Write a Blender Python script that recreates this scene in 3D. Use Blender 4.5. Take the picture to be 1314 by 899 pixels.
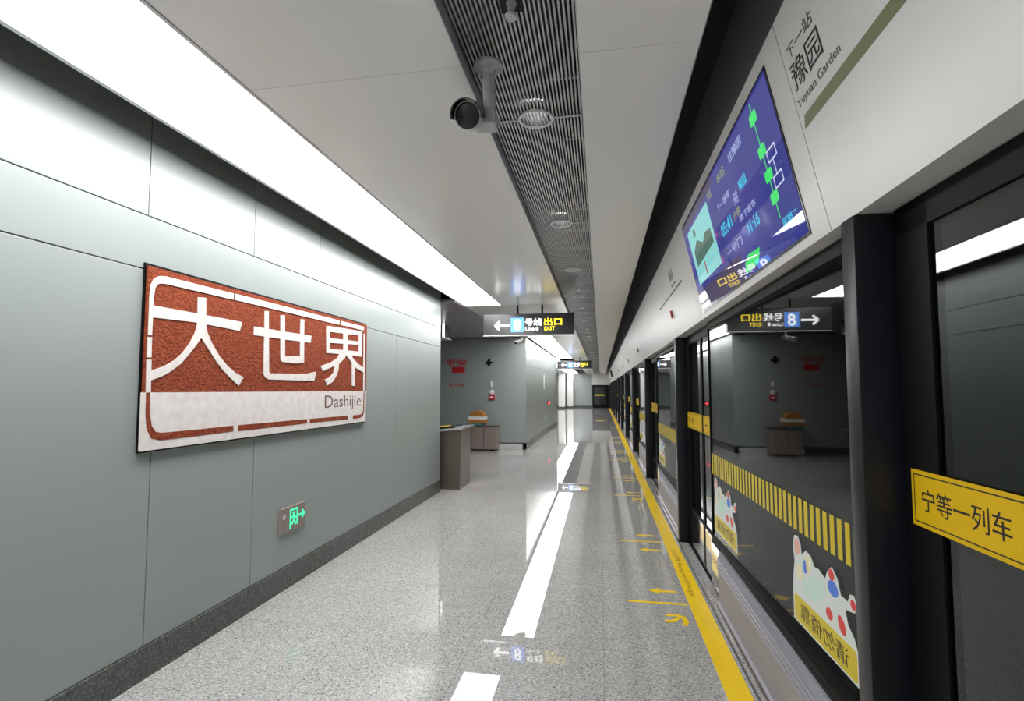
import bpy, bmesh, math, random
from mathutils import Vector, Matrix
random.seed(7)
S = bpy.context.scene
for o in list(bpy.data.objects):
    bpy.data.objects.remove(o)
COL = S.collection

# ------------------------------------------------------------------ camera, world, exposure
VS = S.view_settings
VS.view_transform = 'Standard'; VS.look = 'None'; VS.gamma = 1.0
VS.exposure = 0.0; VS.use_curve_mapping = False
STRIP_POWER = 12.2
FPX, CY, VPX, VPY, ROLL = 655.0, 460.0, 771.0, 499.5, 0.011
d = Vector(((VPX - 657) / FPX, -(VPY - CY) / FPX, 1)).normalized()
z = Vector((-math.sin(ROLL), math.cos(ROLL), 0)); z = (z - d * z.dot(d)).normalized()
x = d.cross(z)
if x.x < 0: x = -x
cam = bpy.data.cameras.new('camera'); camo = bpy.data.objects.new('camera', cam); COL.objects.link(camo)
right = Vector((x.x, d.x, z.x)); up = Vector((x.y, d.y, z.y)); fwd = Vector((x.z, d.z, z.z))
M = Matrix((right, up, -fwd)).transposed().to_4x4(); M.translation = Vector((0, 0, 1.55))
camo.matrix_world = M
cam.sensor_fit = 'HORIZONTAL'; cam.sensor_width = 36; cam.lens = FPX / 1314 * 36
cam.shift_y = (CY - 449.5) / 1314
cam.clip_start = 0.02; cam.clip_end = 200
S.camera = camo
w = bpy.data.worlds.new('world'); S.world = w; w.use_nodes = True
w.node_tree.nodes['Background'].inputs[0].default_value = (0.6, 0.7, 0.8, 1)
w.node_tree.nodes['Background'].inputs[1].default_value = 0.02
S.cycles.max_bounces = 10; S.cycles.diffuse_bounces = 6; S.cycles.glossy_bounces = 6
S.cycles.transparent_max_bounces = 16
S.cycles.sample_clamp_indirect = 6.0
S.cycles.use_denoising = True

# ------------------------------------------------------------------ materials
def mat(name, col, rough=0.5, metal=0.0, spec=0.5, ior=1.5, emit=None, estr=0.0, coat=0.0, aniso=0.0):
    m = bpy.data.materials.new(name); m.use_nodes = True
    b = m.node_tree.nodes['Principled BSDF']
    b.inputs['Base Color'].default_value = (*col, 1)
    b.inputs['Roughness'].default_value = rough; b.inputs['Metallic'].default_value = metal
    b.inputs['IOR'].default_value = ior; b.inputs['Specular IOR Level'].default_value = spec
    b.inputs['Coat Weight'].default_value = coat; b.inputs['Coat Roughness'].default_value = 0.04
    b.inputs['Anisotropic'].default_value = aniso
    if emit:
        b.inputs['Emission Color'].default_value = (*emit, 1); b.inputs['Emission Strength'].default_value = estr
    return m
def N(m, kind, **kw):
    n = m.node_tree.nodes.new(kind)
    for k, v in kw.items():
        if k in n.inputs.keys(): n.inputs[k].default_value = v
        else: setattr(n, k, v)
    return n
def L(m, a, b): m.node_tree.links.new(a, b)
def noise_col(m, c1, c2, scale, detail=4, stretch=(1, 1, 1), bump=0.0, lo=0.35, hi=0.65, rough=None):
    b = m.node_tree.nodes['Principled BSDF']
    tc = N(m, 'ShaderNodeTexCoord'); mp = N(m, 'ShaderNodeMapping'); mp.inputs['Scale'].default_value = stretch
    nz = N(m, 'ShaderNodeTexNoise', Scale=scale, Detail=detail)
    rp = N(m, 'ShaderNodeValToRGB')
    rp.color_ramp.elements[0].position = lo; rp.color_ramp.elements[0].color = (*c1, 1)
    rp.color_ramp.elements[1].position = hi; rp.color_ramp.elements[1].color = (*c2, 1)
    L(m, tc.outputs['Object'], mp.inputs[0]); L(m, mp.outputs[0], nz.inputs['Vector'])
    L(m, nz.outputs['Fac'], rp.inputs[0]); L(m, rp.outputs[0], b.inputs['Base Color'])
    if bump:
        bp = N(m, 'ShaderNodeBump', Strength=bump, Distance=0.01)
        L(m, nz.outputs['Fac'], bp.inputs['Height']); L(m, bp.outputs[0], b.inputs['Normal'])
    return nz
def granite(name, base, dark, light, rough, scale=170, joint=None, ior=1.5):
    m = mat(name, base, rough, ior=ior); b = m.node_tree.nodes['Principled BSDF']
    tc = N(m, 'ShaderNodeTexCoord')
    v = N(m, 'ShaderNodeTexVoronoi', Scale=scale)
    n1 = N(m, 'ShaderNodeTexNoise', Scale=scale * 0.55, Detail=3.0)
    n2 = N(m, 'ShaderNodeTexNoise', Scale=0.9, Detail=3.0)
    for t in (v, n1, n2): L(m, tc.outputs['Object'], t.inputs['Vector'])
    r = N(m, 'ShaderNodeValToRGB'); e = r.color_ramp.elements
    e[0].position = 0.0; e[0].color = (*dark, 1); e[1].position = 1.0; e[1].color = (*light, 1)
    a = e.new(0.30); a.color = (*base, 1); a2 = e.new(0.62); a2.color = (*base, 1)
    sp = N(m, 'ShaderNodeSeparateColor'); L(m, v.outputs['Color'], sp.inputs[0])
    mx = N(m, 'ShaderNodeMath', operation='MULTIPLY_ADD'); L(m, n1.outputs['Fac'], mx.inputs[0]); mx.inputs[1].default_value = 0.9
    m2 = N(m, 'ShaderNodeMath', operation='MULTIPLY_ADD'); L(m, sp.outputs[0], m2.inputs[0]); m2.inputs[1].default_value = 0.85; m2.inputs[2].default_value = -0.36
    L(m, m2.outputs[0], mx.inputs[2]); L(m, mx.outputs[0], r.inputs[0])
    mm = N(m, 'ShaderNodeMix', data_type='RGBA', blend_type='MULTIPLY'); mm.inputs[0].default_value = 1.0
    rr = N(m, 'ShaderNodeValToRGB'); rr.color_ramp.elements[0].position = 0.3; rr.color_ramp.elements[0].color = (0.88, 0.88, 0.88, 1)
    rr.color_ramp.elements[1].position = 0.7; rr.color_ramp.elements[1].color = (1, 1, 1, 1)
    L(m, n2.outputs['Fac'], rr.inputs[0]); L(m, r.outputs[0], mm.inputs[6]); L(m, rr.outputs[0], mm.inputs[7])
    out = mm.outputs[2]
    if joint:
        br = N(m, 'ShaderNodeTexBrick', Scale=1.0, offset=0.0)
        br.inputs['Color1'].default_value = br.inputs['Color2'].default_value = (1, 1, 1, 1)
        br.inputs['Mortar'].default_value = (0.72, 0.72, 0.72, 1)
        br.inputs['Mortar Size'].default_value = 0.0025; br.inputs['Brick Width'].default_value = joint[0]; br.inputs['Row Height'].default_value = joint[1]
        L(m, tc.outputs['Object'], br.inputs['Vector'])
        m3 = N(m, 'ShaderNodeMix', data_type='RGBA', blend_type='MULTIPLY'); m3.inputs[0].default_value = 1.0
        L(m, out, m3.inputs[6]); L(m, br.outputs['Color'], m3.inputs[7]); out = m3.outputs[2]
    L(m, out, b.inputs['Base Color'])
    return m
def glass_mat(name, tint, ior=1.55):
    m = bpy.data.materials.new(name); m.use_nodes = True; nt = m.node_tree; nt.nodes.clear()
    out = N(m, 'ShaderNodeOutputMaterial'); mix = N(m, 'ShaderNodeMixShader')
    t = N(m, 'ShaderNodeBsdfTransparent'); t.inputs[0].default_value = (*tint, 1)
    g = N(m, 'ShaderNodeBsdfGlossy'); g.inputs['Roughness'].default_value = 0.0
    geo = N(m, 'ShaderNodeNewGeometry'); mr = N(m, 'ShaderNodeMapRange')
    mr.inputs['To Min'].default_value = ior; mr.inputs['To Max'].default_value = 1 / ior
    L(m, geo.outputs['Backfacing'], mr.inputs['Value'])
    fr = N(m, 'ShaderNodeFresnel'); L(m, mr.outputs[0], fr.inputs['IOR'])
    L(m, fr.outputs[0], mix.inputs[0]); L(m, t.outputs[0], mix.inputs[1]); L(m, g.outputs[0], mix.inputs[2])
    L(m, mix.outputs[0], out.inputs[0])
    return m
def emis(name, col, s, base=(0.02, 0.02, 0.02), rough=0.3):
    return mat(name, base, rough, emit=col, estr=s)

MT = {}
MT['wall'] = mat('enamel_wall', (0.30, 0.335, 0.325), 0.28)
noise_col(MT['wall'], (0.30, 0.337, 0.328), (0.312, 0.349, 0.34), 1.5, 2)
MT['dark'] = mat('dark_void', (0.012, 0.012, 0.014), 0.7)
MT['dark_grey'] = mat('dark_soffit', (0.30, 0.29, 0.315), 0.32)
MT['dark_wall'] = mat('dark_recess_panel', (0.22, 0.22, 0.23), 0.6)
MT['gap'] = mat('joint_backing', (0.05, 0.055, 0.055), 0.7)  # dark backing seen through the wall panel joints
MT['floor'] = granite('floor_granite', (0.385, 0.385, 0.38), (0.10, 0.10, 0.10), (0.62, 0.62, 0.61), 0.014, 150, (0.8, 0.8), ior=1.6)
MT['base'] = granite('baseboard_granite', (0.085, 0.09, 0.085), (0.03, 0.03, 0.03), (0.17, 0.175, 0.165), 0.25, 120)
MT['plinth'] = granite('white_granite', (0.72, 0.72, 0.72), (0.25, 0.25, 0.25), (0.75, 0.75, 0.75), 0.2, 90)
MT['ceil'] = mat('ceiling_metal', (0.90, 0.885, 0.87), 0.2)
MT['slat'] = mat('slat_aluminium', (0.48, 0.48, 0.5), 0.35, 0.3)
MT['alu'] = mat('aluminium', (0.62, 0.62, 0.66), 0.3, 0.6)
MT['strip'] = emis('strip_diffuser', (1.0, 0.985, 0.97), STRIP_POWER, (0.8, 0.8, 0.8), 0.4)
MT['header'] = mat('header_enamel', (0.70, 0.69, 0.68), 0.3)
noise_col(MT['header'], (0.68, 0.67, 0.66), (0.72, 0.71, 0.70), 2, 2)
MT['post'] = mat('post_charcoal', (0.009, 0.011, 0.016), 0.35, spec=0.35)
MT['frame'] = mat('frame_black', (0.003, 0.003, 0.004), 0.5, spec=0.15)
MT['glass'] = glass_mat('door_glass', (0.62, 0.66, 0.66), 1.66)
MT['steel'] = mat('polished_steel', (0.62, 0.61, 0.60), 0.07, 1.0)
MT['steel_b'] = mat('brushed_steel', (0.34, 0.33, 0.35), 0.4, 0.1)
noise_col(MT['steel_b'], (0.215, 0.215, 0.255), (0.265, 0.265, 0.31), 8, 4, (1, 0.2, 12))
MT['yellow'] = mat('marking_yellow', (0.85, 0.54, 0.012), 0.3, spec=0.25)
noise_col(MT['yellow'], (0.88, 0.58, 0.010), (0.93, 0.64, 0.014), 14, 4)
MT['yellow_f'] = mat('film_yellow', (0.58, 0.45, 0.02), 0.35, spec=0.3)
MT['yellow_s'] = mat('sticker_yellow', (0.62, 0.40, 0.006), 0.4, spec=0.2)
MT['ink'] = mat('ink_black', (0.012, 0.010, 0.010), 0.5)
MT['ink_b'] = mat('ink_brown', (0.24, 0.12, 0.015), 0.5)
MT['ink_g'] = mat('ink_grey', (0.10, 0.10, 0.10), 0.5)
MT['olive'] = mat('line_olive', (0.16, 0.17, 0.075), 0.4)
MT['white'] = mat('white_plastic', (0.78, 0.78, 0.78), 0.35)
MT['white_f'] = mat('film_white', (0.60, 0.65, 0.63), 0.4)
MT['red_f'] = mat('film_red', (0.62, 0.035, 0.03), 0.4)
MT['blue_f'] = mat('film_blue', (0.05, 0.16, 0.62), 0.4)
MT['peach_f'] = mat('film_peach', (0.72, 0.36, 0.28), 0.4)
MT['cream_f'] = mat('film_cream', (0.74, 0.68, 0.42), 0.4)
MT['mint_f'] = mat('film_mint', (0.50, 0.68, 0.60), 0.4)
MT['mural_red'] = mat('mural_red', (0.27, 0.060, 0.030), 0.85, spec=0.15)
noise_col(MT['mural_red'], (0.19, 0.036, 0.015), (0.30, 0.070, 0.032), 45, 5, (1, 1, 1.6), bump=0.9)
MT['mural_white'] = mat('mural_white', (0.72, 0.68, 0.665), 0.8, spec=0.2)
noise_col(MT['mural_white'], (0.68, 0.63, 0.615), (0.76, 0.73, 0.715), 20, 4, bump=0.15)
MT['mural_ink'] = mat('mural_ink', (0.10, 0.03, 0.025), 0.6)
MT['signbox'] = mat('sign_black', (0.022, 0.021, 0.024), 0.22)
MT['l_white'] = emis('letters_white', (1, 1, 1), 3.8)
MT['l_yellow'] = emis('letters_yellow', (1.0, 0.74, 0.015), 3.2)
MT['l_blue'] = emis('badge_blue', (0.09, 0.33, 1.0), 2.3)
MT['l_green'] = emis('exit_green', (0.05, 1.0, 0.45), 1.3)
MT['l_red'] = emis('led_red', (1.0, 0.04, 0.05), 4.0)
MT['bezel'] = mat('bezel_black', (0.012, 0.012, 0.014), 0.2)
def scr(name, col, s): return mat(name, (0.01, 0.01, 0.012), 0.02, emit=col, estr=s, ior=1.7)
MT['scr_bg'] = scr('screen_blue', (0.05, 0.06, 0.42), 0.55)
_m = MT['scr_bg']; _b = _m.node_tree.nodes['Principled BSDF']
_tc = N(_m, 'ShaderNodeTexCoord'); _n = N(_m, 'ShaderNodeTexNoise', Scale=1.6, Detail=2.0); _r = N(_m, 'ShaderNodeValToRGB')
_r.color_ramp.elements[0].position = 0.3; _r.color_ramp.elements[0].color = (0.035, 0.055, 0.40, 1)
_r.color_ramp.elements[1].position = 0.7; _r.color_ramp.elements[1].color = (0.11, 0.10, 0.50, 1)
L(_m, _tc.outputs['Object'], _n.inputs['Vector']); L(_m, _n.outputs['Fac'], _r.inputs[0]); L(_m, _r.outputs[0], _b.inputs['Emission Color'])
MT['scr_green'] = scr('screen_green', (0.05, 0.72, 0.15), 1.0)
MT['scr_cyan'] = scr('screen_cyan', (0.05, 0.60, 0.85), 0.9)
MT['scr_pale'] = scr('screen_pale', (0.45, 0.52, 0.85), 0.8)
MT['scr_white'] = scr('screen_white', (0.75, 0.80, 1.0), 0.9)
MT['scr_olive'] = scr('screen_olive', (0.38, 0.42, 0.18), 0.7)
MT['scr_aqua'] = scr('screen_aqua', (0.28, 0.72, 0.72), 0.85)
MT['scr_dark'] = scr('screen_dark', (0.12, 0.09, 0.20), 0.5)
MT['scr_mag'] = scr('screen_magenta', (0.30, 0.05, 0.42), 0.7)
MT['scr_town'] = scr('screen_town', (0.10, 0.24, 0.20), 0.6)
MT['cam_grey'] = mat('camera_grey', (0.50, 0.50, 0.52), 0.4)
MT['cam_black'] = mat('camera_black', (0.012, 0.012, 0.012), 0.1)
MT['reflector'] = mat('reflector', (0.85, 0.85, 0.85), 0.18, 1.0)
MT['lamp'] = emis('lamp_face', (1, 0.97, 0.92), 6.0, (0.8, 0.8, 0.8))
MT['bronze'] = mat('brown_steel', (0.20, 0.165, 0.14), 0.25, 0.7)
MT['pinkstone'] = mat('cabinet_taupe', (0.27, 0.22, 0.20), 0.4)
MT['orange'] = mat('orange_box', (0.42, 0.17, 0.03), 0.5)
MT['teal'] = mat('teal_box', (0.05, 0.22, 0.25), 0.5)
MT['lamp_red'] = mat('door_lamp_red', (0.50, 0.09, 0.03), 0.35)
MT['red_p'] = mat('red_plastic', (0.45, 0.02, 0.03), 0.35)
MT['red_sign'] = mat('red_lettering', (0.55, 0.02, 0.03), 0.45)
MT['tunnel'] = mat('tunnel_concrete', (0.03, 0.03, 0.032), 0.8)
MT['glow_edge'] = emis('glow_edge', (1, 1, 1), 2.5)

# ------------------------------------------------------------------ geometry helpers
class MB:
    def __init__(s): s.bm = bmesh.new()
    def box(s, x0, x1, y0, y1, z0, z1, bev=0.0):
        b = bmesh.new(); bmesh.ops.create_cube(b, size=1)
        for v in b.verts:
            v.co = Vector(((x0 + x1) / 2 + v.co.x * (x1 - x0), (y0 + y1) / 2 + v.co.y * (y1 - y0), (z0 + z1) / 2 + v.co.z * (z1 - z0)))
        if bev: bmesh.ops.bevel(b, geom=list(b.edges), offset=bev, segments=2, affect='EDGES', profile=0.6)
        s._merge(b); return s
    def _merge(s, b):
        me = bpy.data.meshes.new('tmp'); b.to_mesh(me); b.free(); s.bm.from_mesh(me); bpy.data.meshes.remove(me)
    def prism(s, pts, a, b_):
        """closed 3-D polygon pts extruded by the vector from a to b_"""
        off = Vector(b_) - Vector(a)
        lo = [s.bm.verts.new(Vector(p)) for p in pts]; hi = [s.bm.verts.new(Vector(p) + off) for p in pts]
        fs = [s.bm.faces.new(lo), s.bm.faces.new(list(reversed(hi)))]
        n = len(pts)
        for i in range(n): fs.append(s.bm.faces.new((lo[(i + 1) % n], lo[i], hi[i], hi[(i + 1) % n])))
        bmesh.ops.recalc_face_normals(s.bm, faces=fs); return s
    def profile_y(s, prof, y0, y1):
        return s.prism([(px, y0, pz) for px, pz in prof], (0, y0, 0), (0, y1, 0))
    def cone(s, p0, p1, r0, r1, n=24, caps=True):
        p0, p1 = Vector(p0), Vector(p1); ax = (p1 - p0); q = ax.to_track_quat('Z', 'Y')
        b = bmesh.new(); bmesh.ops.create_cone(b, cap_ends=caps, segments=n, radius1=r0, radius2=r1, depth=ax.length)
        m = Matrix.Translation((p0 + p1) / 2) @ q.to_matrix().to_4x4()
        bmesh.ops.transform(b, matrix=m, verts=b.verts); s._merge(b); return s
    def lathe(s, c, prof, n=32, axis=Vector((0, 0, 1))):
        q = Vector(axis).to_track_quat('Z', 'Y').to_matrix(); c = Vector(c); rings = []
        for r, h in prof:
            rings.append([s.bm.verts.new(c + q @ Vector((r * math.cos(2 * math.pi * i / n), r * math.sin(2 * math.pi * i / n), h))) for i in range(n)])
        for a, b in zip(rings, rings[1:]):
            for i in range(n): s.bm.faces.new((a[i], a[(i + 1) % n], b[(i + 1) % n], b[i]))
        return s
    def sphere(s, c, r, sc=(1, 1, 1), n=16):
        b = bmesh.new(); bmesh.ops.create_uvsphere(b, u_segments=n, v_segments=n // 2 + 2, radius=r)
        for v in b.verts: v.co = Vector(c) + Vector((v.co.x * sc[0], v.co.y * sc[1], v.co.z * sc[2]))
        s._merge(b); return s
    def build(s, name, m, parent=None, smooth=False, kind=None):
        me = bpy.data.meshes.new(name)
        bmesh.ops.remove_doubles(s.bm, verts=s.bm.verts, dist=1e-6)
        if parent is not None:
            off = wloc(parent)
            for v in s.bm.verts: v.co -= off
        s.bm.to_mesh(me); s.bm.free(); me.materials.append(m)
        if smooth:
            for p in me.polygons: p.use_smooth = True
            try: me.set_sharp_from_angle(angle=math.radians(35))
            except Exception: pass
        o = bpy.data.objects.new(name, me); COL.objects.link(o)
        if parent is not None: o.parent = parent
        if kind: o['kind'] = kind
        return o
def wloc(o):
    v = Vector((0, 0, 0))
    while o is not None: v += o.location; o = o.parent
    return v
def thing(name, loc, label, cat, group=None):
    o = bpy.data.objects.new(name, None); COL.objects.link(o); o.location = loc; o.empty_display_size = 0.05
    tag(o, label, cat, group); return o
def tag(o, label, cat, group=None):
    o['label'] = label; o['category'] = cat
    if group: o['group'] = group
    return o
def kids(o): return [c for c in bpy.data.objects if c.parent == o]
def dup(root, shift, label):
    def rec(o, par):
        c = o.copy(); COL.objects.link(c)
        if par is not None: c.parent = par
        for k in tree.get(o.name, ()): rec(k, c)
        return c
    tree = {}
    for o in list(bpy.data.objects):
        if o.parent is not None: tree.setdefault(o.parent.name, []).append(o)
    r = rec(root, None); r.location = root.location + Vector(shift); r['label'] = label
    return r

class F:
    """a flat frame on a surface: origin, right, up"""
    def __init__(s, o, u, v): s.o, s.u, s.v = Vector(o), Vector(u).normalized(), Vector(v).normalized(); s.n = s.u.cross(s.v)
    def p(s, a, b, h=0.0): return s.o + s.u * a + s.v * b + s.n * h
def plate(mb, f, poly, h0, h1):
    mb.prism([f.p(a, b, h0) for a, b in poly], f.p(0, 0, h0), f.p(0, 0, h1)); return mb
def rect(a0, b0, a1, b1): return [(a0, b0), (a1, b0), (a1, b1), (a0, b1)]
def rrect(a0, b0, a1, b1, r, n=5):
    pts = []
    for cx, cy, st in ((a1 - r, b1 - r, 0), (a0 + r, b1 - r, 90), (a0 + r, b0 + r, 180), (a1 - r, b0 + r, 270)):
        for i in range(n + 1):
            t = math.radians(st + 90 * i / n); pts.append((cx + r * math.cos(t), cy + r * math.sin(t)))
    return pts
def ell(cx, cy, rx, ry, n=20, rot=0.0):
    c, s_ = math.cos(rot), math.sin(rot)
    return [(cx + rx * math.cos(t) * c - ry * math.sin(t) * s_, cy + rx * math.cos(t) * s_ + ry * math.sin(t) * c) for t in (2 * math.pi * i / n for i in range(n))]
def stroke(pts, wd):
    """polyline to ribbon polygon of width wd (a number or one per point)"""
    n = len(pts); W = wd if isinstance(wd, (list, tuple)) else [wd] * n; lo, hi = [], []
    for i, (a, b) in enumerate(pts):
        d1 = Vector(pts[i]) - Vector(pts[i - 1]) if i else Vector(pts[1]) - Vector(pts[0])
        d2 = Vector(pts[i + 1]) - Vector(pts[i]) if i < n - 1 else d1
        t = (d1.normalized() + d2.normalized()).normalized(); nn = Vector((-t.y, t.x))
        k = W[i] / 2 / max(0.5, nn.dot(Vector((-d1.y, d1.x)).normalized()))
        lo.append((a + nn.x * k, b + nn.y * k)); hi.append((a - nn.x * k, b - nn.y * k))
    return lo + hi[::-1]
def text(name, body, f, a0, b0, a1, b1, m, parent, h=0.001, bold=0.0, mirror=False, th=0.001, keep=False, mats=None):
    """letters fitted into the rectangle a0..a1 x b0..b1 of frame f"""
    c = bpy.data.curves.new('t', 'FONT'); c.body = body; c.size = 1; c.offset = bold; c.resolution_u = 3
    o = bpy.data.objects.new('t', c); COL.objects.link(o); me0 = o.to_mesh()
    vs = [v.co.copy() for v in me0.vertices]; fs = [tuple(p.vertices) for p in me0.polygons]
    o.to_mesh_clear(); bpy.data.objects.remove(o); bpy.data.curves.remove(c)
    x0, x1 = min(v.x for v in vs), max(v.x for v in vs); y0, y1 = min(v.y for v in vs), max(v.y for v in vs)
    sx, sy = (a1 - a0) / (x1 - x0), (b1 - b0) / (y1 - y0)
    mb = MB(); bv = []
    for v in vs:
        a = a0 + (v.x - x0) * sx
        if mirror: a = a1 - (v.x - x0) * sx
        bv.append(mb.bm.verts.new(f.p(a, b0 + (v.y - y0) * sy, h + th)))
    fl = []
    for q in fs:
        try: fl.append(mb.bm.faces.new([bv[i] for i in q]))
        except ValueError: pass
    for q in fl:
        q.normal_update()
        if q.normal.dot(f.n) < 0: q.normal_flip()
    r = bmesh.ops.extrude_face_region(mb.bm, geom=fl)
    for g in r['geom']:
        if isinstance(g, bmesh.types.BMVert): g.co -= f.n * 0
    for v in bv: v.co -= f.n * th
    bmesh.ops.recalc_face_normals(mb.bm, faces=mb.bm.faces[:])
    return mb.build(name, m, parent)
def arrow(mb, f, tip, tail, wd, head, h0, h1):
    """straight shaft with an open chevron head"""
    t, e = Vector(tip), Vector(tail); dr = (t - e).normalized(); nn = Vector((-dr.y, dr.x))
    plate(mb, f, stroke([tuple(e), tuple(t - dr * wd * 0.5)], wd), h0, h1)
    for s_ in (1, -1):
        q = t - dr * head + nn * head * s_ * 0.9
        plate(mb, f, stroke([tuple(t - dr * 0.001), tuple(q)], wd), h0, h1 + 0.0002 * s_)
    return mb
ORD = ['first', 'second', 'third', 'fourth', 'fifth', 'sixth', 'seventh', 'eighth', 'ninth', 'tenth', 'eleventh', 'twelfth', 'thirteenth', 'fourteenth', 'fifteenth', 'sixteenth']

# ------------------------------------------------------------------ the setting
ZC = 2.93
CS = (ZC - 1.55) / 1.35             # ceiling layout was measured for a 2.90 m ceiling
Y0, Y1 = -4.0, 44.0
MB().box(-7, 0.86, Y0, Y1 + 2, -0.15, 0).build('floor', MT['floor'], kind='structure')
MB().box(0.86, 0.98, Y0, Y1 + 2, -0.9, 0).build('floor', MT['post'], kind='structure')
MB().box(0.98, 6.5, Y0, Y1 + 2, -1.3, -1.2).build('floor', MT['tunnel'], kind='structure')
MB().box(6.0, 6.2, Y0, Y1 + 2, -1.3, 4).build('wall_right', MT['tunnel'], kind='structure')
MB().box(0.98, 6.2, Y0, Y1 + 2, 3.5, 3.6).build('ceiling', MT['tunnel'], kind='structure')
mb = MB(); yy = Y0
while yy < Y1 - 0.1:
    mb.box(0.68, 0.72, yy + 0.004, min(yy + 1.2, Y1) - 0.004, 2.866, 3.45, 0.004); yy += 1.2
mb.build('wall_right', MT['dark_wall'], kind='structure')
MB().box(-7, 6.2, Y0 - 0.2, Y0, -1.3, 3.6).build('wall_back', MT['header'], kind='structure')
MB().box(-7, 0.98, Y0, Y1 + 2, 3.45, 3.55).build('ceiling', MT['dark'], kind='structure')

# left wall near the camera: enamel panels with real joints before a dark backing
def panel_wall(name, X, ys, zs, th=0.03, gap=0.006):
    mb = MB()
    for y0, y1 in zip(ys, ys[1:]):
        for z0, z1 in zip(zs, zs[1:]):
            mb.box(X - th, X, y0 + gap / 2, y1 - gap / 2, z0 + gap / 2, z1 - gap / 2, 0.0025)
    return mb.build(name, MT['wall'], kind='structure')
WX = -2.44
ys = [7.58]
while ys[-1] > Y0: ys.append(ys[-1] - 0.868)
ys = sorted(ys)
panel_wall('wall_left', WX, ys, [2.504, 3.40])
panel_wall('wall_left', WX, [Y0, 7.58], [2.206, 2.504])
panel_wall('wall_left', WX, [Y0, -2.65, -1.8, -0.95, -0.1, 0.75, 1.6, 2.45, 3.30, 5.85, 7.58], [0.17, 2.206])
MB().box(WX - 0.25, WX - 0.031, Y0, 7.55, 0, 3.45).build('wall_left', MT['gap'], kind='structure')
MB().box(WX - 0.252, WX - 0.001, 7.55, 7.582, 0, 3.42).build('wall_left', MT['wall'], kind='structure')
MB().box(WX - 0.03, WX + 0.012, Y0, 7.585, 0, 0.17, 0.003).build('baseboard_left', MT['base'], kind='structure')
# recess: rear wall facing the camera, far wall along the platform
BY = 13.2; W2 = -1.92
mb = MB()
xs = [-7, -4.6, W2]
for a, b in zip(xs, xs[1:]):
    for z0, z1 in ((0.17, 2.9),): mb.box(a + 0.003, b - 0.003, BY, BY + 0.03, z0, z1, 0.002)
mb.build('wall_rear', MT['wall'], kind='structure')
MB().box(-7, W2 - 0.03, BY + 0.031, BY + 0.2, 0, 3.45).build('wall_rear', MT['gap'], kind='structure')
MB().box(-7, W2, BY - 0.012, BY + 0.03, 0, 0.17, 0.002).build('baseboard_rear', MT['base'], kind='structure')
ys2 = [BY]
while ys2[-1] < 22.4: ys2.append(ys2[-1] + 0.95)
panel_wall('wall_left', W2, ys2, [0.17, 2.206, 2.504, 3.40])
MB().box(W2 - 0.2, W2 - 0.031, BY + 0.201, ys2[-1], 0, 3.45).build('wall_left', MT['gap'], kind='structure')
MB().box(W2 - 0.19, W2 + 0.012, BY - 0.012, ys2[-1] + 0.01, 0, 0.17, 0.003).build('baseboard_left', MT['base'], kind='structure')
MB().box(-7.2, -7, Y0, Y1 + 2, 0, 3.45).build('wall_left', MT['wall'], kind='structure')
# far end
MB().box(-7, -0.72, Y1, Y1 + 0.15, 0, 3.45).build('wall_end', MT['wall'], kind='structure')
MB().box(-0.72, 0.9, Y1, Y1 + 0.15, 1.93, 3.45).build('wall_end', MT['header'], kind='structure')
MB().box(-6.9, -0.75, Y1 - 0.02, Y1, 0, 0.17).build('baseboard_end', MT['base'], kind='structure')

# ceilings
def slab(x0, x1, y0, y1, m, z0=ZC, z1=ZC + 0.03, joints=()):
    mb = MB(); cuts = [y0] + [j for j in joints if y0 < j < y1] + [y1]
    for a, b in zip(cuts, cuts[1:]): mb.box(x0, x1, a + 0.0015, b - 0.0015, z0, z1, 0.001)
    return mb.build('ceiling', m, kind='structure')
JT = [2.04 + 6.14 * k for k in range(-1, 8)]
SL, SR = -2.14 * CS, -1.565 * CS           # lit strip above the near wall
TL_, TR = -1.80 * CS, -1.22 * CS           # lit strip above the far wall
GL, GR, CR = -0.56 * CS, -0.072 * CS, 0.40 * CS
slab(SR + 0.02, GL, Y0, 8.18, MT['ceil'], joints=JT)
slab(TR + 0.02, GL, 8.18, Y1, MT['ceil'], joints=JT)
slab(SL - 0.03, TR + 0.018, 8.18, 9.4, MT['ceil'])
slab(GR, CR, Y0, Y1, MT['ceil'], joints=JT)
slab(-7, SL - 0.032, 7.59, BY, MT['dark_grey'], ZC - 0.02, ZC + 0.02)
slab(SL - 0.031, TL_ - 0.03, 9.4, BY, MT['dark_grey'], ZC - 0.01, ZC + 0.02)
slab(-7, -2.75, 22.8, Y1, MT['ceil'])
MB().box(GL - 0.002, GL + 0.003, Y0, Y1, ZC, ZC + 0.10).build('trim_1', MT['alu'], kind='structure')
MB().box(GR - 0.003, GR + 0.002, Y0, Y1, ZC, ZC + 0.10).build('trim_2', MT['alu'], kind='structure')
MB().box(CR - 0.004, CR, Y0, Y1, ZC, ZC + 0.12).build('trim_3', MT['alu'], kind='structure')
# open slat ceiling
mb = MB(); nsl = 27; pitch = (GR - GL - 0.012) / nsl
for i in range(nsl):
    cx = GL + 0.006 + pitch * (i + 0.5)
    mb.box(cx - pitch * 0.23, cx + pitch * 0.23, Y0, Y1, ZC + 0.07, ZC + 0.10)
yy = Y0 + 0.35
while yy < Y1:
    mb.box(GL + 0.004, GR - 0.004, yy, yy + 0.02, ZC + 0.101, ZC + 0.125); yy += 0.6
mb.build('ceiling', MT['slat'], kind='structure')

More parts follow.
